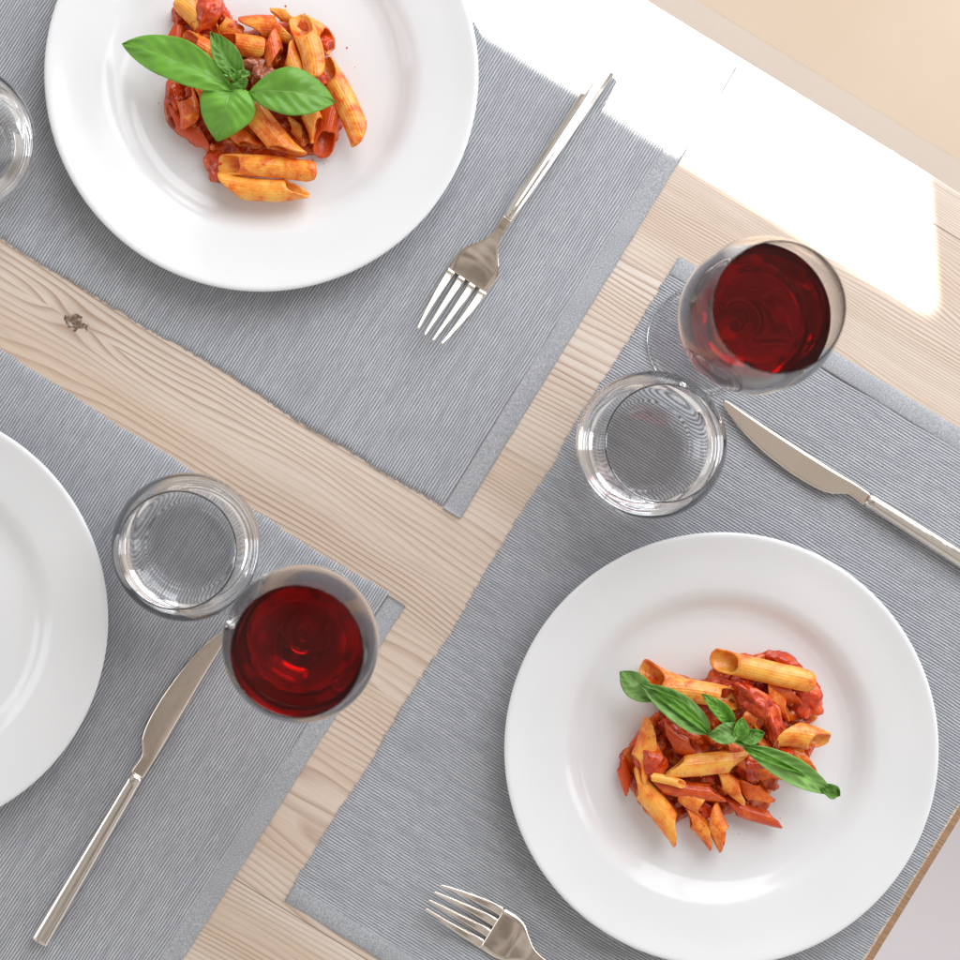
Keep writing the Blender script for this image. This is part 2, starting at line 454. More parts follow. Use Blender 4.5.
Lm = 756/S; Wm = 527/S
u = Vector((.8526, .5225)); w_ = Vector((-.5225, .8526))  # photo directions: along grain, towards lower left
c = Vector((461, 518)) - u*378 - w_*263.5
placemat(c.x, c.y, ANG, Lm, Wm, 'grey ribbed placemat under the plate with the four leaf basil sprig, fork lying on it', (1,), 1)
c = Vector((405, 601)) - u*378 + w_*263.5
placemat(c.x, c.y, ANG-.012, Lm, Wm, 'grey ribbed placemat at the lower left under the empty plate and a knife', (1,), 2)
c = Vector((680, 257)) + w_*378 + u*263.5
c = c - u*2
placemat(c.x, c.y, ANG-math.pi/2, Lm, Wm-4/S, 'grey ribbed placemat at the table end under the lower pasta plate', (1, -1), 3)

# ---------------------------------------------------------------- plates
PR = 217/S*(1-.0235)
pp = [(0, .0015), (.060, .0015), (.074, .0012), (.076, 0), (.079, 0), (.081, .0016), (.090, .0050), (.098, .0090), (.106, .0122),
      (.120, .0165), (PR-.003, .0198), (PR-.0008, .0212), (PR, .0222), (PR-.0006, .0232), (PR-.0022, .0236), (PR-.005, .0230),
      (.122, .0198), (.107, .0164), (.1005, .0147), (.0955, .0122), (.0905, .0090), (.0855, .0069), (.076, .0057), (.04, .0053), (0, .0052)]
pl2 = [(p.x, p.y) for p in catmull([(a, b, 0) for a, b in pp], 4)]
pl2[-1] = (0, pl2[-1][1]); pl2[0] = (0, pl2[0][1])
v, f = lathe([(max(0, a), b) for a, b in pl2], 192)
PF = MAT+.0052
plate_locs = [(261.5, 75, 'white porcelain plate holding pasta topped with a four leaf basil sprig'),
              (721, 749, 'white porcelain plate holding pasta under narrow curled basil leaves'),
              (-108.5, 619, 'empty white porcelain plate cut off by the left edge')]
pl = None
for px, py, lab in plate_locs:
    if pl is None: pl = mesh_obj('plate', v, f, PORC); o = pl
    else: o = pl.copy(); C.objects.link(o)
    q = W(px, py, .0235); q.z = MAT
    o.location = q; o.rotation_euler.z = random.uniform(0, 6)
    tag(o, lab, 'plate', 'white dinner plates')

# ---------------------------------------------------------------- glassware
def closed_glass(outer, inner, seg=160, n=6):
    o = catmull([(a, b, 0) for a, b in outer], n); i = catmull([(a, b, 0) for a, b in inner], n)
    return [(max(0, p.x), p.y) for p in o] + [(max(0, p.x), p.y) for p in i]

# wine glass (z from the foot)
bz0 = .0800
bo = [(0, bz0), (.0042, bz0+.0006), (.0100, bz0+.0040), (.0200, bz0+.0108), (.0312, bz0+.0240), (.0385, bz0+.0400), (.0425, bz0+.0560), (.0432, bz0+.0680), (.0420, bz0+.0820), (.0388, bz0+.0970), (.0355, bz0+.1092), (.0352, bz0+.1104), (.0350, bz0+.1109)]
bi = [(.0346, bz0+.1109), (.0344, bz0+.1102), (.0347, bz0+.1088), (.0378, bz0+.0970), (.0409, bz0+.0820), (.0421, bz0+.0680), (.0414, bz0+.0560), (.0374, bz0+.0400), (.0301, bz0+.0245), (.0190, bz0+.0125), (.0090, bz0+.0070), (0, bz0+.0060)]
bowl_v, bowl_f = lathe(closed_glass(bo, bi), 160)
nb = 1+160*((len(bo)-1)*6)
stem_p = [(0, .0052)] + [(p.x, p.y) for p in catmull([(.0048, .0052, 0), (.0036, .010, 0), (.0031, .022, 0), (.0031, .050, 0), (.0034, .068, 0), (.0040, bz0-.0003, 0)], 6)] + [(0, bz0-.0003)]
stem_v, stem_f = lathe(stem_p, 48)
foot_p = [(0, .0002), (.030, .0004), (.0345, 0), (.0352, .0004), (.0356, .0010), (.0352, .0016), (.030, .0021), (.018, .0028), (.009, .0038), (.0048, .0049), (0, .0050)]
foot_v, foot_f = lathe(foot_p, 128)
WL = WINEL
def inner_at(prof, z):
    for (r0, z0), (r1, z1) in zip(prof[:-1], prof[1:]):
        if (z0-z)*(z1-z) <= 0 and abs(z1-z0) > 1e-9: return r0+(r1-r0)*(z-z0)/(z1-z0)
def liquid(inner, level, gap=.00012):
    pr = [(max(0, p.x), p.y) for p in catmull([(a, b, 0) for a, b in inner], 6)][::-1]
    low = [(r-gap if r > gap else 0, z+gap) for r, z in pr if z < level-.0008]
    re = inner_at(pr, level)
    return low + [(re-gap, level-.0004), (re-gap*.8, level+.0005), (re-.0006, level+.0002), (re-.0016, level), (0, level)]
def wet(o, level, nouter, mat):
    """the inner wall below the liquid level gets the wetted glass material"""
    me = o.data; me.materials.append(mat)
    for p in me.polygons:
        if min(p.vertices) >= nouter and max(me.vertices[k].co.z for k in p.vertices) < level+.0002: p.material_index = 1
wine_v, wine_f = lathe(liquid(bi[3:], WL), 160)
def wine_glass(px, py, lab, wlab):
    root = empty('wine_glass', (*W(px, py)[:2], MAT)); tag(root, lab, 'wine glass', 'wine glasses')
    wet(mesh_obj('bowl', bowl_v, bowl_f, GLASS, root), WL, nb, WETR)
    mesh_obj('stem', stem_v, stem_f, GLASS, root)
    mesh_obj('foot', foot_v, foot_f, GLASS, root)
    return root
def put_wine(px, py, wlab):
    o = mesh_obj('red_wine', wine_v, wine_f, WINE, loc=(*W(px, py)[:2], MAT)); tag(o, wlab, 'wine', 'red wine in the glasses')
    return o
g1 = wine_glass(701, 341, 'stemmed wine glass at upper right with its round foot showing beside the bowl', '')
g2 = copy_tree(g1); g2.location = (*W(312, 619)[:2], MAT)
g2['label'] = 'stemmed wine glass at lower left beside the knife tip and tumbler'
w1 = put_wine(701, 341, 'dark red wine in the upper right glass')
w2 = w1.copy(); C.objects.link(w2); w2.location = g2.location; w2['label'] = 'dark red wine in the lower left glass'

to = [(0, .0006), (.020, .0006), (.0255, 0), (.0280, .0006), (.0315, .0030), (.0385, .0100), (.0445, .0210), (.0466, .0330), (.0455, .0460), (.0415, .0620), (.0368, .0765), (.0354, .0808), (.0351, .0815)]
ti = [(.0347, .0815), (.0345, .0807), (.0357, .0765), (.0402, .0620), (.0440, .0460), (.0450, .0330), (.0428, .0215), (.0372, .0128), (.0318, .0086), (.0292, .0088), (.0278, .0074), (.0250, .0066), (.015, .0062), (0, .0061)]
tv, tf = lathe(closed_glass(to, ti), 160)
wv, wf = lathe(liquid(ti[2:], WATERL), 160)
nt_ = 1+160*((len(to)-1)*6)
tum = None
for px, py, lab, wl in [(194, 544.5, 'round clear water tumbler between the empty plate and the lower left wine glass', 'water in the tumbler beside the empty plate'),
                        (640, 446.5, 'round clear water tumbler beside the upper right wine glass', 'water in the tumbler beside the upper right wine glass'),
                        (-25, 151, 'round clear water tumbler cut off by the left edge at the top', 'water in the tumbler cut off by the left edge')]:
    if tum is None:
        o = tum = mesh_obj('water_tumbler', tv, tf, GLASS); wet(o, WATERL, nt_, WETW); q = wat = mesh_obj('water', wv, wf, WATER)
    else:
        o = tum.copy(); C.objects.link(o); q = wat.copy(); C.objects.link(q)
    o.location = q.location = (*W(px, py)[:2], MAT)
    tag(o, lab, 'tumbler', 'water tumblers'); tag(q, wl, 'water', 'water in the tumblers')

# ---------------------------------------------------------------- cutlery
def strip(rows, cap=True):
    """rows of equal length cross-section loops -> closed skin"""
    vs = [p for r in rows for p in r]; m = len(rows[0]); fs = []
    for i in range(len(rows)-1):
        for j in range(m):
            k = (j+1) % m
            fs.append((i*m+j, i*m+k, (i+1)*m+k, (i+1)*m+j))
    fs.append(tuple(range(m))[::-1]); b = (len(rows)-1)*m; fs.append(tuple(b+i for i in range(m)))
    return vs, fs

def smooth_interp(tab, x):
    if x <= tab[0][0]: return tab[0][1]
    for (a, b), (c_, d) in zip(tab[:-1], tab[1:]):
        if x <= c_:
            t = (x-a)/(c_-a); t = t*t*(3-2*t); return b+(d-b)*t
    return tab[-1][1]
def lin(tab, x):
    if x <= tab[0][0]: return tab[0][1]
    for (a, b), (c_, d) in zip(tab[:-1], tab[1:]):
        if x <= c_: return b+(d-b)*(x-a)/(c_-a)
    return tab[-1][1]

def sec(s, t0, t1, z, th, crown=0.0, m=9):
    """flat cross-section at s between lateral t0..t1, thickness th, crowned top"""
    top = []; bot = []
    for i in range(m):
        k = .5-.5*math.cos(math.pi*i/(m-1)); t = t0+(t1-t0)*k; e = 1-(2*k-1)**2
        rnd = min(1, e*5)
        top.append((s, t, z+th*(.35+.65*rnd)+crown*e)); bot.append((s, t, z+th*(.35-.35*rnd)+crown*e*.5))
    return bot + top[::-1]

def fork(loc, rz, label):
    root = empty('fork', loc, rz); tag(root, label, 'fork', 'steel forks')
    # s along: 0 tine tips, .206 handle end ; metres
    prof = [(0, .0165), (.012, .0115), (.030, .0048), (.046, .0012), (.062, .0030), (.078, .0085), (.092, .0100), (.130, .0070), (.2105, .0008)]
    P = catmull([(a, b, 0) for a, b in prof], 10)
    tab = [(p.x, p.y) for p in P]
    zc = lambda s: lin(tab, s)
    V, F = [], []
    def add(v, f):
        b = len(V); V.extend(v); F.extend(tuple(i+b for i in q) for q in f)
    root_w = .0148
    # tines
    centers_root = [-.0122, -.0041, .0041, .0122]; centers_tip = [-.0088, -.0030, .0030, .0088]
    for k in range(4):
        rows = []
        off = .0015 if k in (0, 3) else 0
        for i in range(25):
            u_ = i/24; s = off+(.0475-off)*u_
            sg = -1 if k < 2 else 1
            cc = centers_tip[k]+(centers_root[k]-centers_tip[k])*(math.sin(u_*math.pi/2)**.9)
            hw = .00045+.00235*u_**.85
            if k in (0, 3): hw *= 1.08
            rows.append(sec(s, cc-hw, cc+hw, zc(s), .0016, 0, 7))
        add(*strip(rows))
    # head
    wt = [(.0470, root_w), (.052, .0152), (.058, .0150), (.064, .0130), (.070, .0085), (.076, .0046), (.084, .0031), (.094, .0034)]
    WT = [(p.x, p.y) for p in catmull([(a, b, 0) for a, b in wt], 6)]
    rows = []
    for i in range(60):
        s = .0470+(.0935-.0470)*i/59; hw = lin(WT, s)
        dish = -.0012*math.exp(-((s-.062)/.008)**2)
        rows.append(sec(s, -hw, hw, zc(s), .0017, dish, 15))
    add(*strip(rows))
    mesh_obj('tines', V, F, STEEL, root)
    rows = []
    for i in range(40):
        s = .0935+(.2105-.0935)*i/39; hw = .0034+(.0060-.0034)*((i/39)**.9)
        z = zc(s); hh = .0034
        # shallow roof: two long facets meeting in a ridge
        rows.append([(s, -hw, z), (s, hw, z), (s, hw, z+.0018), (s, hw*.55, z+hh*.86), (s, hw*.15, z+hh), (s, -hw*.15, z+hh), (s, -hw*.55, z+hh*.86), (s, -hw, z+.0018)])
    v_, f_ = strip(rows)
    h = mesh_obj('handle', v_, f_, BRIGHT, root, smooth=False)
    bv = h.modifiers.new('bevel', 'BEVEL'); bv.width = .0005; bv.segments = 2; bv.limit_method = 'ANGLE'
    return root

d = Vector((603-428, 75-340)); rz = math.atan2(-d.y, d.x)
p = W(427.5, 340, .012); f1 = fork((p.x, p.y, MAT), rz, 'steel fork beside the upper left plate with its tines pointing down left')
f2 = copy_tree(f1); p = W(431, 893, .012); f2.location = (p.x, p.y, MAT); f2.rotation_euler.z = math.atan2(-.53, .85)
f2['label'] = 'steel fork at the bottom edge beside the lower pasta plate'

def knife(loc, rz, label):
    root = empty('table_knife', loc, rz); tag(root, label, 'knife', 'steel table knives')
    # s from the blade/handle joint (0) to the tip ; t positive = cutting side (left of the knife)
    top = [(0, -.0042), (.012, -.0046), (.04, -.0047), (.07, -.0048), (.09, -.0050), (.102, -.0052), (.1048, -.0046), (.1058, -.0030)]
    cut = [(0, .0048), (.004, .0044), (.009, .0040), (.0125, .0045), (.0165, .0070), (.0215, .0102), (.031, .0121), (.045, .0124), (.060, .0112), (.075, .0088), (.090, .0048), (.098, .0018), (.103, -.0008), (.105, -.0020), (.1058, -.0030)]
    T = [(p.x*1.058, p.y) for p in catmull([(a, b, 0) for a, b in top], 6)]
    K = [(p.x*1.058, p.y) for p in catmull([(a, b, 0) for a, b in cut], 8)]
    rows = []
    for i in range(110):
        s = .1119*i/109
        a, b = lin(T, s), lin(K, s); zz = .0035-.0018*min(1, s/.05)
        th = .0022*(1-s/.14)
        row_t = []; row_b = []
        for j in range(9):
            k = j/8; t = a+(b-a)*k
            ht = th*(1-.72*k) * (.6 if j in (0, 8) else 1)
            row_t.append((s, t, zz+.0011+ht/2)); row_b.append((s, t, zz+.0011-ht/2))
        rows.append(row_b+row_t[::-1])
    v_, f_ = strip(rows)
    b = mesh_obj('blade', v_, f_, STEEL, root); 
    rows = []
    for i in range(60):
        q = i/59; s = -.124*q
        r = lin([(0, .0038), (.02, .0049), (.05, .0047), (.10, .0049), (1, .0060)], q)
        hz = lin([(0, .0028), (.03, .0040), (1, .0044)], q)
        row = []
        for j in range(28):
            a = 2*math.pi*j/28; c_, s_ = math.cos(a), math.sin(a)
            row.append((s, r*math.copysign(abs(c_)**.8, c_), .0046+hz*math.copysign(abs(s_)**.8, s_)))
        rows.append(row)
    v_, f_ = strip(rows[::-1])
    h = mesh_obj('handle', v_, f_, BRIGHT, root)
    bv = h.modifiers.new('bevel', 'BEVEL'); bv.width = .0005; bv.segments = 2; bv.limit_method = 'ANGLE'; bv.angle_limit = 1.0
    return root
d = Vector((222-41, 634-939)); rzk = math.atan2(-(775-939), 137-41)
p = W(137.5, 775, .006); k1 = knife((p.x, p.y, MAT), rzk, 'table knife on the lower left placemat beside the empty plate')
k2 = copy_tree(k1); p = W(866.5, 499, .006); k2.location = (p.x, p.y, MAT); k2.rotation_euler.z = math.atan2(-(405-499), 722-866.5)+.01
k2['label'] = 'table knife right of the tumbler with its handle leaving the right edge'

# ---------------------------------------------------------------- pasta
def blob(name, px, py, lx, ly, lz, ang, z, mat, label, cat, seed, group=None, rough=.25, freq=90):
    vs, fs = [], []; N, M = 26, 40
    for i in range(N+1):
        th_ = math.pi*i/N
        for j in range(M):
            a = 2*math.pi*j/M
            d = Vector((math.sin(th_)*math.cos(a), math.sin(th_)*math.sin(a), math.cos(th_)))
            k = 1+rough*mn.noise(d*1.3+Vector((seed, 0, 0)))*1.6+rough*.45*mn.noise(d*3.7+Vector((0, seed, 0)))
            vs.append((d.x*lx/S/2*k, d.y*ly/S/2*k, d.z*lz/2*k))
    for i in range(N):
        for j in range(M):
            k = (j+1) % M
            fs.append((i*M+j, (i+1)*M+j, (i+1)*M+k, i*M+k))
    o = mesh_obj(name, vs, fs, mat); q = W(px, py, z)
    o.location = q; o.rotation_euler = (0, 0, -math.radians(ang))
    tag(o, label, cat, group); return o

def penne(p0, p1, w, lvl, red, label, roll=None, bend=0, seed=0, tilt=0):
    rng = random.Random(seed*7+3)
    r = w/2/S*.96
    zc = PF+r*.92+lvl*.0021
    a, b = W(*p0, zc), W(*p1, zc)
    L = (b-a).length; ax = (b-a).normalized()
    cutl = min(r*1.1, L*.22)
    Lc = max(L-2*cutl*.9, L*.3)
    if roll is None: roll = rng.choice([1.57, -1.57, .6, 2.4, 0.3])
    T, N = 96, 16; wall = .0012
    sq = rng.uniform(.86, 1.0); tw = rng.uniform(-.3, .3); sd = rng.uniform(0, 99)
    vs, fs = [], []
    def pt(th, q, rr, rid):
        cc = math.tanh(1.5*math.cos(th-roll))/.905
        xl = -Lc/2-cutl*cc-.0006*mn.noise(Vector((math.cos(th)*1.6+sd, math.sin(th)*1.6, 3)))
        xr = Lc/2-cutl*cc+.0011*mn.noise(Vector((math.cos(th)*1.6, math.sin(th)*1.6+sd, 9)))
        x = xl+(xr-xl)*q
        k = 1+(.014*math.cos(th*24) if rid else 0)
        wob = 1+.10*mn.noise(Vector((x*60+sd, math.cos(th)*.8, math.sin(th)*.8)))
        y = rr*k*wob*math.cos(th); z = rr*k*wob*sq*math.sin(th)
        y += bend*((2*x/L)**2-.4)*r
        return (x, y, z+tilt*x)
    for rr, rid in ((r, 1), (r-wall, 0)):
        for i in range(N+1):
            q = i/N
            for j in range(T):
                vs.append(pt(2*math.pi*j/T, q, rr, rid))
    R = (N+1)*T
    for i in range(N):
        for j in range(T):
            k = (j+1) % T; A = i*T+j; B = i*T+k; C_ = (i+1)*T+k; D = (i+1)*T+j
            fs.append((A, B, C_, D)); fs.append((R+D, R+C_, R+B, R+A))
    for j in range(T):
        k = (j+1) % T
        fs.append((j, R+j, R+k, k)); e = N*T
        fs.append((e+j, e+k, R+e+k, R+e+j))
    o = mesh_obj('penne', vs, fs, PENNE)
    o.location = (a+b)/2; o.rotation_euler = (0, 0, math.atan2(ax.y, ax.x))
    o.color = (red, 0, 0, 1)
    tag(o, label, 'pasta', GRP); return o

def sauce(outline, center, label, seed, hgt=.010):
    P = [W(x, y, PF+.002) for x, y in outline]; c0 = W(*center, PF+.002)
    B = catmull([(p.x, p.y, 0) for p in P], 8, True); n = len(B); R = 46
    vs, fs = [(c0.x, c0.y, PF+hgt)], []
    for i in range(1, R+1):
        t = i/R
        for j, q in enumerate(B):
            wob = 1+.035*mn.noise(Vector((q.x*220, q.y*220, seed)))
            x = c0.x+(q.x-c0.x)*t*wob; y = c0.y+(q.y-c0.y)*t*wob
            e = (1-t**5)
            z = PF+.0001+hgt*e**.6*(.62+.75*mn.noise(Vector((x*75, y*75, seed)))+.25*mn.noise(Vector((x*260, y*260, seed))))
            vs.append((x, y, max(z, PF+.0001+.0025*(1-t)**.3 if t < 1 else PF+.0001)))
    for j in range(n): fs.append((0, 1+j, 1+(j+1) % n))
    for i in range(R-1):
        for j in range(n):
            k = (j+1) % n; fs.append((1+i*n+j, 1+(i+1)*n+j, 1+(i+1)*n+k, 1+i*n+k))
    rg = random.Random(seed*11)
    for _ in range(46):          # spoonfuls of sauce lying on and between the pasta, same body of sauce
        q = B[rg.randrange(n)]; t = rg.uniform(.05, .9)**.6
        bx, by = c0.x+(q.x-c0.x)*t*.93, c0.y+(q.y-c0.y)*t*.93
        a_ = rg.uniform(.0022, .0062); b_ = a_*rg.uniform(.45, .9); c_ = rg.uniform(.0016, .0034); ro = rg.uniform(0, 3.1)
        bz_ = PF+rg.uniform(.011, .0235)*(1.05-.45*t); b0 = len(vs); N_, M_ = 10, 18
        for i in range(N_+1):
            th_ = math.pi*i/N_
            for j in range(M_):
                an = 2*math.pi*j/M_; d = Vector((math.sin(th_)*math.cos(an), math.sin(th_)*math.sin(an), math.cos(th_)))
                k = 1+.55*mn.noise(d*1.4+Vector((bx*900, by*900, seed)))
                x_, y_ = d.x*a_*k, d.y*b_*k
                vs.append((bx+x_*math.cos(ro)-y_*math.sin(ro), by+x_*math.sin(ro)+y_*math.cos(ro), bz_+d.z*c_*k))
        for i in range(N_):
            for j in range(M_):
                k = (j+1) % M_; fs.append((b0+i*M_+j, b0+(i+1)*M_+j, b0+(i+1)*M_+k, b0+i*M_+k))
    o = mesh_obj('tomato_sauce', vs, fs, SAUCE); tag(o, label, 'sauce'); return o

GRP = 'penne on the upper left plate'
sauce([(176, 6), (190, -4), (212, -3), (226, 8), (229, 20), (238, 32), (262, 26), (300, 20), (326, 30), (332, 42), (325, 60), (335, 78), (344, 110), (338, 138), (320, 150), (300, 157), (270, 162), (240, 170), (222, 182), (211, 182), (207, 166), (205, 150), (190, 143), (176, 131), (165, 117), (166, 95), (172, 75), (166, 52), (174, 30), (173, 15)],
      (250, 86), 'glossy red tomato sauce under the penne on the upper left plate', 1)
PA = [
 ((182, 0), (216, 42), 24, 3, .35, 'orange penne at the top left of the upper pile, half under a tomato chunk', 1.57),
 ((210, 16), (242, 36), 18, 2, .55, 'short orange penne just right of the topmost tomato chunk', -1.57),
 ((180, 38), (222, 62), 25, 4, .45, 'penne whose round open mouth shows just above the left basil leaf', -1.2),
 ((178, 26), (166, 60), 18, 1, .95, 'sauce covered penne at the upper left rim of the upper pile', .5),
 ((216, 41), (265, 49), 22, 5, .55, 'plump curved penne right of the small upright basil leaf', -1.57),
 ((239, 26), (298, 32), 24, 3, .50, 'penne lying level at the top of the upper pile, ridges toward the camera', 0.2),
 ((270, 14), (296, 17), 13, 3, .35, 'small pale pasta end at the very top right of the upper pile', 0),
 ((298, 14), (318, 78), 24, 7, .38, 'upright penne crossing others at the top right of the upper pile', -1.4),
 ((302, 22), (334, 46), 20, 3, .50, 'penne leaning out at the right shoulder of the upper pile', 1.2),
 ((268, 32), (276, 68), 21, 5, .62, 'short penne tip above the right basil leaf beside the browned chunk', 0),
 ((284, 45), (312, 104), 19, 6, .30, 'pale narrow penne running under the right basil leaf', 0),
 ((322, 60), (364, 141), 24, 4, .42, 'long penne at the far right side of the upper pile', -.9),
 ((303, 98), (320, 138), 19, 5, .32, 'pale penne end sticking out below the right basil leaf', 0.3),
 ((334, 98), (322, 155), 22, 2, .80, 'red coated penne pointing down beside the far right penne', 1.2),
 ((240, 90), (294, 161), 25, 7, .42, 'long ridged penne running down right from the basil node', 3.1),
 ((212, 110), (256, 151), 17, 4, .45, 'thin penne just left of the long ridged middle penne', 3.0),
 ((218, 163), (316, 171), 22, 5, .40, 'long level penne second from the bottom, open mouth at its left end', -1.4),
 ((219, 186), (308, 190), 23, 3, .28, 'lowest penne of the upper pile, cut open at its right end', .55),
 ((182, 84), (192, 128), 21, 4, .75, 'open ended penne below the left basil leaf, dark mouth downward', -1.2),
 ((165, 112), (214, 145), 19, 1, .92, 'sauce covered penne along the lower left rim of the upper pile', 0),
 ((190, 86), (236, 124), 18, 3, .65, 'penne half hidden behind the bottom basil leaf', 0),
 ((286, 120), (306, 141), 13, 3, .55, 'small broken pasta piece in sauce under the right basil leaf', 0),
 ((214, 62), (256, 72), 20, 2, .80, 'penne buried under the basil node', 1),
 ((254, 84), (292, 104), 20, 3, .85, 'red coated penne under the base of the right basil leaf', 1),
]
for i, (a, b, w, l, rd, lab, roll) in enumerate(PA):
    penne(a, b, w, l, rd, lab, roll, bend=random.uniform(-.45, .45), seed=i+1)
TG = 'tomato chunks'
blob('tomato_chunk', 207, 12, 26, 37, .016, 25, PF+.016, TOM, 'bright red tomato chunk at the top of the upper pile', 'tomato', 1, TG)
blob('tomato_chunk', 181, 14, 18, 24, .013, 30, PF+.006, TOM, 'dark red tomato lump at the top left corner of the upper pile', 'tomato', 2, TG)
blob('tomato_chunk', 222, 14, 16, 24, .013, -20, PF+.006, TOM, 'small tomato lump right of the topmost chunk', 'tomato', 3, TG)
blob('tomato_chunk', 316, 77, 22, 17, .012, 40, PF+.020, TOM, 'pinkish tomato chunk between two penne above the right basil leaf tip', 'tomato', 4, TG)
blob('tomato_chunk', 323, 46, 18, 22, .012, 20, PF+.008, TOM, 'dark tomato piece at the right shoulder of the upper pile', 'tomato', 5, TG)
blob('tomato_chunk', 176, 95, 22, 40, .014, 10, PF+.007, TOM, 'flat tomato piece below the left basil leaf', 'tomato', 6, TG)
blob('tomato_chunk', 218, 165, 22, 34, .010, -20, PF+.006, TOM, 'tomato pulp left of the two lowest penne', 'tomato', 7, TG)
blob('browned_chunk', 250, 67, 30, 18, .014, 8, PF+.016, MEAT, 'browned peppery chunk right of the basil node', 'browned chunk', 8, 'browned chunks', .4)
blob('browned_chunk', 262, 76, 24, 20, .014, -35, PF+.019, MEAT, 'rounded browned chunk touching the right basil leaf', 'browned chunk', 9, 'browned chunks', .4)

GRP = 'penne on the lower right plate'
sauce([(620, 757), (628, 785), (637, 800), (652, 818), (668, 830), (682, 820), (700, 815), (718, 818), (740, 812), (766, 815), (772, 792), (780, 772), (802, 767), (816, 748), (806, 730), (816, 720), (822, 705), (821, 690), (808, 672), (792, 661), (776, 650), (758, 654), (724, 655), (713, 668), (702, 680), (672, 675), (655, 690), (660, 708), (648, 724), (634, 742)],
      (722, 736), 'glossy red tomato sauce under the penne on the lower right plate', 2)
PB = [
 ((642, 670), (694, 692), 22, 3, .45, 'open mouthed penne at the top left of the lower pile above the folded basil leaf', -1.3),
 ((661, 687), (741, 700), 23, 7, .32, 'long bright penne above the basil sprig on the lower plate', 1.57),
 ((713, 659), (812, 682), 23, 7, .30, 'topmost long penne of the lower pile with its mouth at the left end', -1.45),
 ((760, 683), (802, 697), 18, 4, .70, 'red coated penne directly under the topmost long penne', 0),
 ((788, 688), (819, 699), 13, 3, .75, 'small penne tip poking out at the right of the lower pile', 0),
 ((764, 688), (793, 716), 17, 5, .55, 'orange penne tip above the sauce pool on the lower pile', 0.4),
 ((743, 713), (764, 725), 15, 8, .55, 'short open pasta ring right of the small basil leaves', 1.5),
 ((776, 732), (830, 743), 25, 6, .38, 'thick penne sticking out at the far right of the lower pile', 2.4),
 ((770, 748), (819, 764), 22, 3, .60, 'penne under the thick far right penne', 0),
 ((786, 756), (812, 775), 11, 5, .15, 'pale pasta tip beside the lower right basil leaf', 0),
 ((656, 722), (634, 782), 25, 5, .38, 'wide penne standing up the left side of the lower pile', 3.0),
 ((630, 772), (682, 839), 23, 5, .40, 'long penne slanting along the lower left rim of the lower pile', 0.1),
 ((619, 757), (630, 793), 12, 2, .90, 'thin sauce covered penne edge at the far left of the lower pile', 0),
 ((663, 769), (750, 759), 22, 8, .32, 'peppered penne across the middle of the lower pile', 3.0),
 ((651, 776), (686, 785), 9, 11, .30, 'small curled pasta scrap on top of the lower pile', 1.4),
 ((648, 783), (726, 795), 17, 6, .80, 'red coated penne below the peppered middle penne', 0.2),
 ((680, 790), (714, 812), 22, 4, .50, 'stubby penne under the red coated one in the lower pile', 1.57),
 ((682, 808), (716, 842), 19, 3, .55, 'penne end pointing down, middle of three at the bottom of the lower pile', 0.1),
 ((708, 806), (728, 848), 21, 4, .50, 'lowest penne tip of the lower pile with dark specks', 0.4),
 ((712, 770), (748, 799), 18, 6, .45, 'penne tip right of the red coated one, below the middle', 0.1),
 ((743, 776), (766, 806), 20, 4, .65, 'reddish penne below the dark tomato chunk', 3.1),
 ((724, 804), (782, 822), 15, 3, .78, 'thin pointed penne at the lower right corner of the lower pile', 0.1),
 ((748, 762), (779, 783), 17, 5, .55, 'penne half hidden under the lower right basil leaf', 2.9),
 ((660, 732), (704, 752), 21, 5, .82, 'sauce covered penne directly below the folded basil leaf', 0.3),
 ((655, 712), (636, 748), 13, 2, .70, 'thin penne at the left rim under the folded basil leaf', 0),
 ((722, 744), (748, 760), 21, 7, .68, 'sauce stained penne just below the basil node', 0),
 ((752, 740), (778, 752), 15, 5, .60, 'small penne beside the stem of the lower right basil leaf', 0),
]
for i, (a, b, w, l, rd, lab, roll) in enumerate(PB):
    penne(a, b, w, l, rd, lab, roll, bend=random.uniform(-.45, .45), seed=i+41)
for i, (x, y, a_, b_, ang, zz, lab) in enumerate([
    (752, 700, 46, 21, 35, .022, 'crimson tomato piece in the upper middle of the lower pile'),
    (774, 724, 19, 46, -12, .019, 'long arched tomato strip near the sauce pool of the lower pile'),
    (722, 688, 30, 20, 20, .012, 'tomato piece between the two long upper penne of the lower pile'),
    (651, 762, 26, 30, 5, .021, 'smooth dark tomato chunk at the left side of the lower pile'),
    (751, 768, 28, 26, 0, .015, 'dark tomato chunk in the gap above the pointed penne'),
    (782, 665, 38, 22, 25, .009, 'tomato piece behind the right end of the topmost penne'),
    (806, 700, 30, 36, 10, .009, 'smooth tomato piece on the right side of the lower pile'),
    (786, 755, 20, 15, 20, .018, 'pink tomato lump above the lower right basil leaf'),
    (678, 728, 34, 22, 20, .014, 'tomato pulp under the folded basil leaf'),
    (742, 684, 24, 14, 10, .016, 'tomato crumbs below the topmost penne mouth'),
    (700, 806, 28, 18, 10, .010, 'tomato pulp above the downward pointing penne tips')]):
    blob('tomato_chunk', x, y, a_, b_, .013, ang, PF+zz, TOM, lab, 'tomato', 20+i, TG, .35)

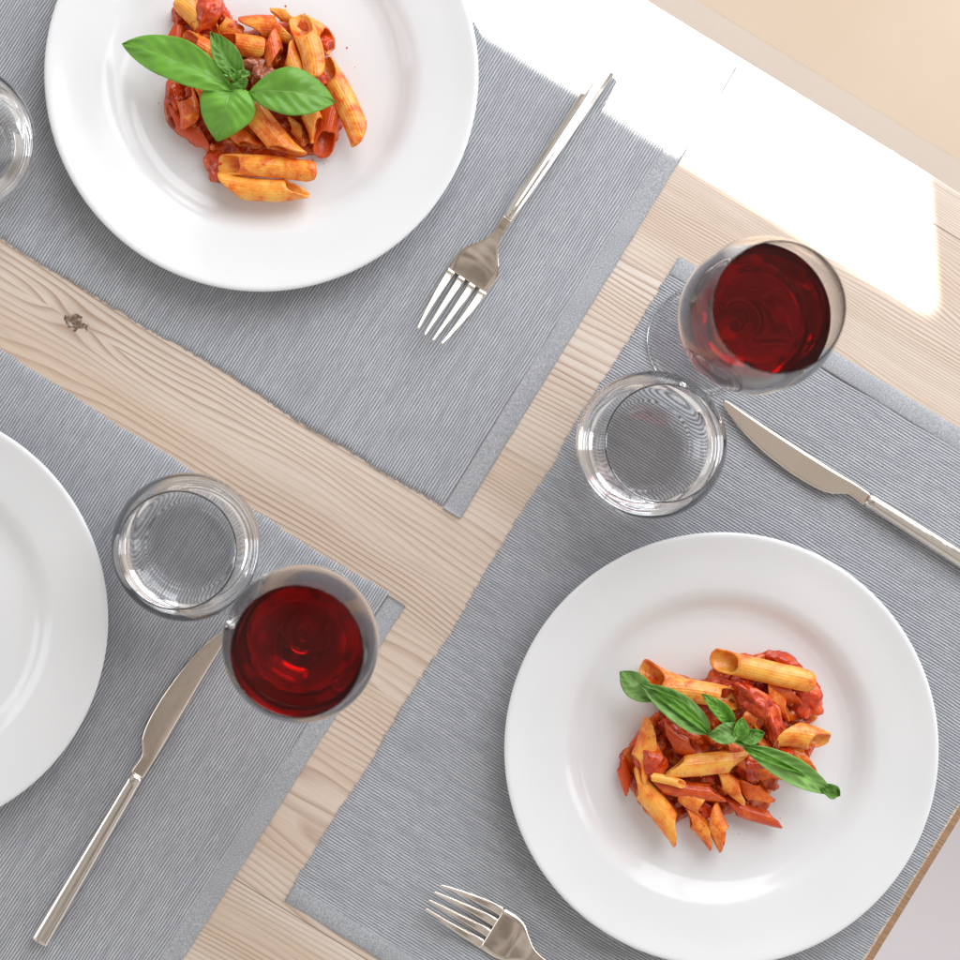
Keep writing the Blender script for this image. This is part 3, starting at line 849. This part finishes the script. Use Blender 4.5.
# bits of tomato skin and pepper
def specks(name, pts, label, mat, size):
    V, F = [], []
    for x, y, k in pts:
        q = W(x, y, PF); r = size*k
        b = len(V)
        for j in range(6): V.append((q.x+r*math.cos(j*1.047)*random.uniform(.7, 1.2), q.y+r*math.sin(j*1.047)*random.uniform(.7, 1.2), PF+.0001))
        V.append((q.x, q.y, PF+.0006*k))
        for j in range(6): F.append((b+j, b+(j+1) % 6, b+6))
    o = mesh_obj(name, V, F, mat); tag(o, label, 'pepper', kind='stuff')
PEP = m_plain('black_pepper', (.05, .03, .02), (.12, .07, .05), 500, .7)
specks('pepper_specks', [(194, 170, 1), (198, 192, .7), (324, 164, 1.1), (382, 141, .5), (218, 174, .6), (330, 168, .5)], 'a few tiny pepper specks on the upper left plate', PEP, .0006)
specks('pepper_specks', [(656, 852, .9), (739, 834, .9), (835, 629, .7), (770, 652, .5), (738, 778, .5)], 'a few tiny pepper specks on the lower right plate', PEP, .0006)

def drips(cx, cy, rx, ry, n, seed):
    rng = random.Random(seed); out = []
    for _ in range(n):
        a = rng.uniform(0, 6.28); k = rng.uniform(.95, 1.12)
        out.append((cx+rx*k*math.cos(a), cy+ry*k*math.sin(a), rng.uniform(.4, 1.3)))
    return out
def tagdrip(pts, label):
    specks('sauce_drips', pts, label, SAUCE, .0007)
tagdrip(drips(256, 88, 92, 84, 20, 3), 'tiny red sauce drips around the penne on the upper left plate')
tagdrip(drips(724, 745, 104, 92, 22, 4), 'tiny red sauce drips around the penne on the lower right plate')

# ---------------------------------------------------------------- basil
def leaf(parent, base, tip, w, z0, z1, arch=.004, bend=0.0, fold=.25, cup=.0, ripple=.0004, mat=None, name='leaf', roll=0.0, tipcurl=0, curve=1.0, seed=0, peak=.45):
    a, b = W(*base, z0), W(*tip, z1)
    ax = (b-a); L = Vector((ax.x, ax.y)).length; dirx = Vector((ax.x, ax.y, 0)).normalized(); dy = Vector((-dirx.y, dirx.x, 0))
    hw = w/S/2; N, M = 44, 20
    e1 = peak/(1-peak)*.85
    mx = (peak**e1)*((1-peak)**.85)
    vs, fs, uv = [], [], []
    for i in range(N+1):
        u_ = i/N
        wd = max(hw*.02, hw*(u_**e1)*((1-u_)**.85)/mx)
        c_ = a+ax*u_+dy*(bend*hw*4*u_*(1-u_))
        z = a.z+(b.z-a.z)*u_+arch*4*u_*(1-u_)
        for j in range(M+1):
            v_ = j/M*2-1
            wob = 1+.03*mn.noise(Vector((u_*5, v_, seed)))
            lat = wd*v_*wob; zz = abs(lat)*fold+cup*v_*v_*wd/hw
            rr = ripple*(math.sin((u_*6.5-abs(v_)**.8*1.9)*2*math.pi+1.2*mn.noise(Vector((u_*3, v_*2, seed))))*min(1, (1-abs(v_))*3)*min(1, abs(v_)*4))
            zz += rr+.0030*mn.noise(Vector((u_*3+seed, v_*1.5, 2)))
            ca, sa = math.cos(roll*(.3+u_*.7)), math.sin(roll*(.3+u_*.7))
            lat, zz = lat*ca-zz*sa, lat*sa+zz*ca
            p_ = c_+dy*lat
            vs.append((p_.x-parent.location.x, p_.y-parent.location.y, z+zz-parent.location.z)); uv.append((u_, v_))
    for i in range(N):
        for j in range(M):
            q = i*(M+1)+j; fs.append((q, q+M+1, q+M+2, q+1))
    o = mesh_obj(name, vs, fs, mat or LEAF, parent, uvs=uv)
    so = o.modifiers.new('thick', 'SOLIDIFY'); so.thickness = .0003
    return o
def tube(parent, pts, r0, r1, mat, name='stem'):
    P = catmull([W(x, y, z) for x, y, z in pts], 8); rows = []
    for i, p_ in enumerate(P):
        d = (P[min(i+1, len(P)-1)]-P[max(0, i-1)]).normalized(); s_ = d.cross(Vector((0, 0, 1))).normalized(); t_ = s_.cross(d)
        r = r0+(r1-r0)*i/(len(P)-1)
        rows.append([tuple(p_-parent.location+s_*r*math.cos(k*.628)+t_*r*math.sin(k*.628)) for k in range(10)])
    v_, f_ = strip(rows); return mesh_obj(name, v_, f_, mat, parent)

Z = PF+.034
bs = empty('basil_sprig', W(238, 82, Z-.004)); tag(bs, 'fresh green basil sprig with four broad leaves on the upper left pasta', 'basil')
leaf(bs, (236, 93), (122, 44), 40, Z, Z-.002, .007, -.22, .16, seed=1, peak=.52, roll=-.12)
leaf(bs, (232, 82), (217, 141), 54, Z, Z-.010, .008, .1, .10, cup=-.003, seed=2, peak=.40)
leaf(bs, (248, 93), (335, 102), 46, Z, Z-.006, .008, .12, .14, cup=-.001, seed=3, peak=.50)
leaf(bs, (242, 80), (211, 32), 24, Z, Z+.002, .003, .15, .55, seed=4, peak=.42, roll=.35)
leaf(bs, (240, 80), (219, 68), 10, Z+.001, Z+.002, .002, 0, .5, seed=5, mat=LEAFP, ripple=.0002)
leaf(bs, (237, 78), (250, 73), 8, Z+.002, Z+.003, .002, 0, .5, seed=6, mat=LEAFP, ripple=.0002)
leaf(bs, (238, 82), (231, 70), 9, Z+.002, Z+.004, .002, 0, .6, seed=7, ripple=.0002)
leaf(bs, (238, 78), (243, 92), 16, Z+.001, Z, .003, 0, .3, seed=8, ripple=.0003)
tube(bs, [(233, 70, Z+.001), (238, 80, Z+.001), (243, 90, Z-.001), (248, 93, Z)], .0012, .0010, STEMM)

Z = PF+.036
b2 = empty('basil_sprig', W(730, 734, Z-.004)); tag(b2, 'basil sprig with narrow folded leaves across the lower right pasta', 'basil')
leaf(b2, (710, 733), (640, 684), 28, Z-.002, Z-.004, .004, -.10, .40, seed=11, peak=.45, roll=.25, mat=LEAFP)
leaf(b2, (709, 733), (650, 689), 12, Z, Z+.0005, .004, -.55, .2, seed=12, peak=.5, ripple=.0003)
leaf(b2, (656, 702), (620, 672), 25, Z-.004, Z-.012, .002, .05, .1, seed=13, mat=LEAFP, peak=.55, ripple=.0003)
leaf(b2, (733, 724), (702, 694), 15, Z, Z+.001, .003, -.1, .6, seed=14, peak=.4)
leaf(b2, (742, 727), (708, 735), 20, Z+.001, Z+.003, .004, .1, .3, seed=15, mat=LEAFP, peak=.5, ripple=.0004)
leaf(b2, (736, 742), (742, 718), 15, Z+.001, Z+.004, .003, 0, .4, seed=16, peak=.5, ripple=.0003)
leaf(b2, (736, 738), (764, 733), 15, Z, Z, .003, 0, .4, seed=17, peak=.5, ripple=.0003)
leaf(b2, (742, 745), (832, 794), 25, Z-.001, Z-.012, .004, .16, .25, seed=18, mat=LEAFP, peak=.5, ripple=.0004, roll=-.1)
leaf(b2, (744, 748), (806, 775), 8, Z+.0008, Z-.004, .004, -.1, .2, seed=21, peak=.35, ripple=.0004, roll=-.1)
leaf(b2, (817, 783), (839, 796), 14, Z-.010, Z-.012, .003, .1, .35, seed=19, peak=.6, ripple=.0002)
leaf(b2, (730, 736), (756, 744), 10, Z-.001, Z-.001, .002, 0, .3, seed=20, peak=.5, ripple=.0002)
tube(b2, [(711, 733, Z-.001), (728, 738, Z), (738, 743, Z), (748, 748, Z-.001), (758, 756, Z-.002)], .0012, .0010, STEMM)

# ---------------------------------------------------------------- light
def area(name, loc, target, sx, sy, power, col, spread=None, rot=None):
    l = bpy.data.lights.new(name, 'AREA'); l.shape = 'RECTANGLE'; l.size = sx; l.size_y = sy; l.energy = power; l.color = col
    if spread: l.spread = spread
    o = bpy.data.objects.new(name, l); C.objects.link(o); o.location = loc
    if rot is None:
        d = Vector(target)-Vector(loc); o.rotation_euler = d.to_track_quat('-Z', 'Y').to_euler()
    else: o.rotation_euler = rot
    return o
cool = (.91, .95, 1.0)
nrm = Vector((.5225, .8526, 0)); tan = Vector((.8526, -.5225, 0))
for k in (-1, 0, 1):      # the window beyond the table edge: three panes
    p = nrm*1.25+tan*(k*.50+.10)+Vector((0, 0, 1.02))
    area('window_light', p, p-nrm*1.2+Vector((0, 0, -.62)), .46, 1.6, 10.3, cool)
area('side_window_light', (-1.9, .2, .9), (0, 0, 0), .9, .8, 6, cool)
area('side_window_light', (2.0, -.1, .9), (0, 0, 0), .5, .9, 5, cool)

# low sunbeam through the window: a collimated rectangle that lands on the far edge of the table
el = math.radians(31.4); hh = math.radians(-59.0)
dv = Vector((math.cos(el)*math.cos(hh), math.cos(el)*math.sin(hh), -math.sin(el)))
uh = Vector((.8526, -.5225, 0)); mh = Vector((.06, -.998, 0)).normalized()
q1 = W(920, 292)                                # lower right corner of the patch
La = 634/S; Lb_ = 128/S
e1 = uh-dv*uh.dot(dv); e2 = mh-dv*mh.dot(dv)
cent = q1-uh*La/2-mh*Lb_/2
loc = cent-dv*.8
zax = -dv; xax = e1.normalized(); yax = zax.cross(xax).normalized()
from mathutils import Matrix
rot = Matrix((xax, yax, zax)).transposed().to_euler()
area('sunbeam', loc, None, e1.length*La, abs(e2.dot(yax))*Lb_, 4.6, (1, .93, .83), math.radians(1.5), rot)

world = bpy.data.worlds.new('World'); bpy.context.scene.world = world; world.use_nodes = True
nt = world.node_tree; nt.nodes.clear()
o = nt.nodes.new('ShaderNodeOutputWorld'); bg = nt.nodes.new('ShaderNodeBackground')
tc = nt.nodes.new('ShaderNodeTexCoord'); sp = nt.nodes.new('ShaderNodeSeparateXYZ'); rp = nt.nodes.new('ShaderNodeValToRGB')
nt.links.new(tc.outputs['Generated'], sp.inputs[0]); nt.links.new(sp.outputs[2], rp.inputs[0])
cr = rp.color_ramp; cr.elements[0].position = .0; cr.elements[0].color = (1.15, 1.15, 1.17, 1); cr.elements[1].position = 1; cr.elements[1].color = (.56, .515, .475, 1)
e = cr.elements.new(.45); e.color = (.82, .79, .76, 1)
nz = nt.nodes.new('ShaderNodeTexNoise'); nz.inputs['Scale'].default_value = 2.6; nz.inputs['Detail'].default_value = 1
nt.links.new(tc.outputs['Generated'], nz.inputs[0])
r2 = nt.nodes.new('ShaderNodeValToRGB'); r2.color_ramp.elements[0].position = .38; r2.color_ramp.elements[0].color = (.42, .40, .38, 1); r2.color_ramp.elements[1].position = .52; r2.color_ramp.elements[1].color = (1, 1, 1, 1)
nt.links.new(nz.outputs[0], r2.inputs[0])
mx = nt.nodes.new('ShaderNodeMix'); mx.data_type = 'RGBA'; mx.blend_type = 'MULTIPLY'; mx.inputs[0].default_value = 1
nt.links.new(rp.outputs[0], mx.inputs[6]); nt.links.new(r2.outputs[0], mx.inputs[7]); nt.links.new(mx.outputs[2], bg.inputs[0])
bg.inputs[1].default_value = .95; nt.links.new(bg.outputs[0], o.inputs[0])

# ---------------------------------------------------------------- camera, render
cam = bpy.data.cameras.new('camera'); co = bpy.data.objects.new('camera', cam); C.objects.link(co)
co.location = (0, 0, H); co.rotation_euler = (0, 0, 0)
cam.sensor_width = 36; cam.lens = 36*H*S/960; cam.shift_x = (480-NX)/960; cam.shift_y = -(480-NY)/960
cam.clip_start = .05; cam.clip_end = 50
cam.dof.use_dof = True; cam.dof.focus_distance = .96; cam.dof.aperture_fstop = 6.3
sc = bpy.context.scene; sc.camera = co
sc.render.engine = 'CYCLES'
cy = sc.cycles
cy.max_bounces = 40; cy.transmission_bounces = 40; cy.glossy_bounces = 8; cy.diffuse_bounces = 5; cy.transparent_max_bounces = 16
cy.caustics_refractive = True; cy.caustics_reflective = True; cy.blur_glossy = .4; cy.sample_clamp_indirect = 12
cy.use_denoising = True
sc.view_settings.view_transform = 'Standard'; sc.view_settings.look = 'None'; sc.view_settings.gamma = 1
sc.view_settings.exposure = 0.0
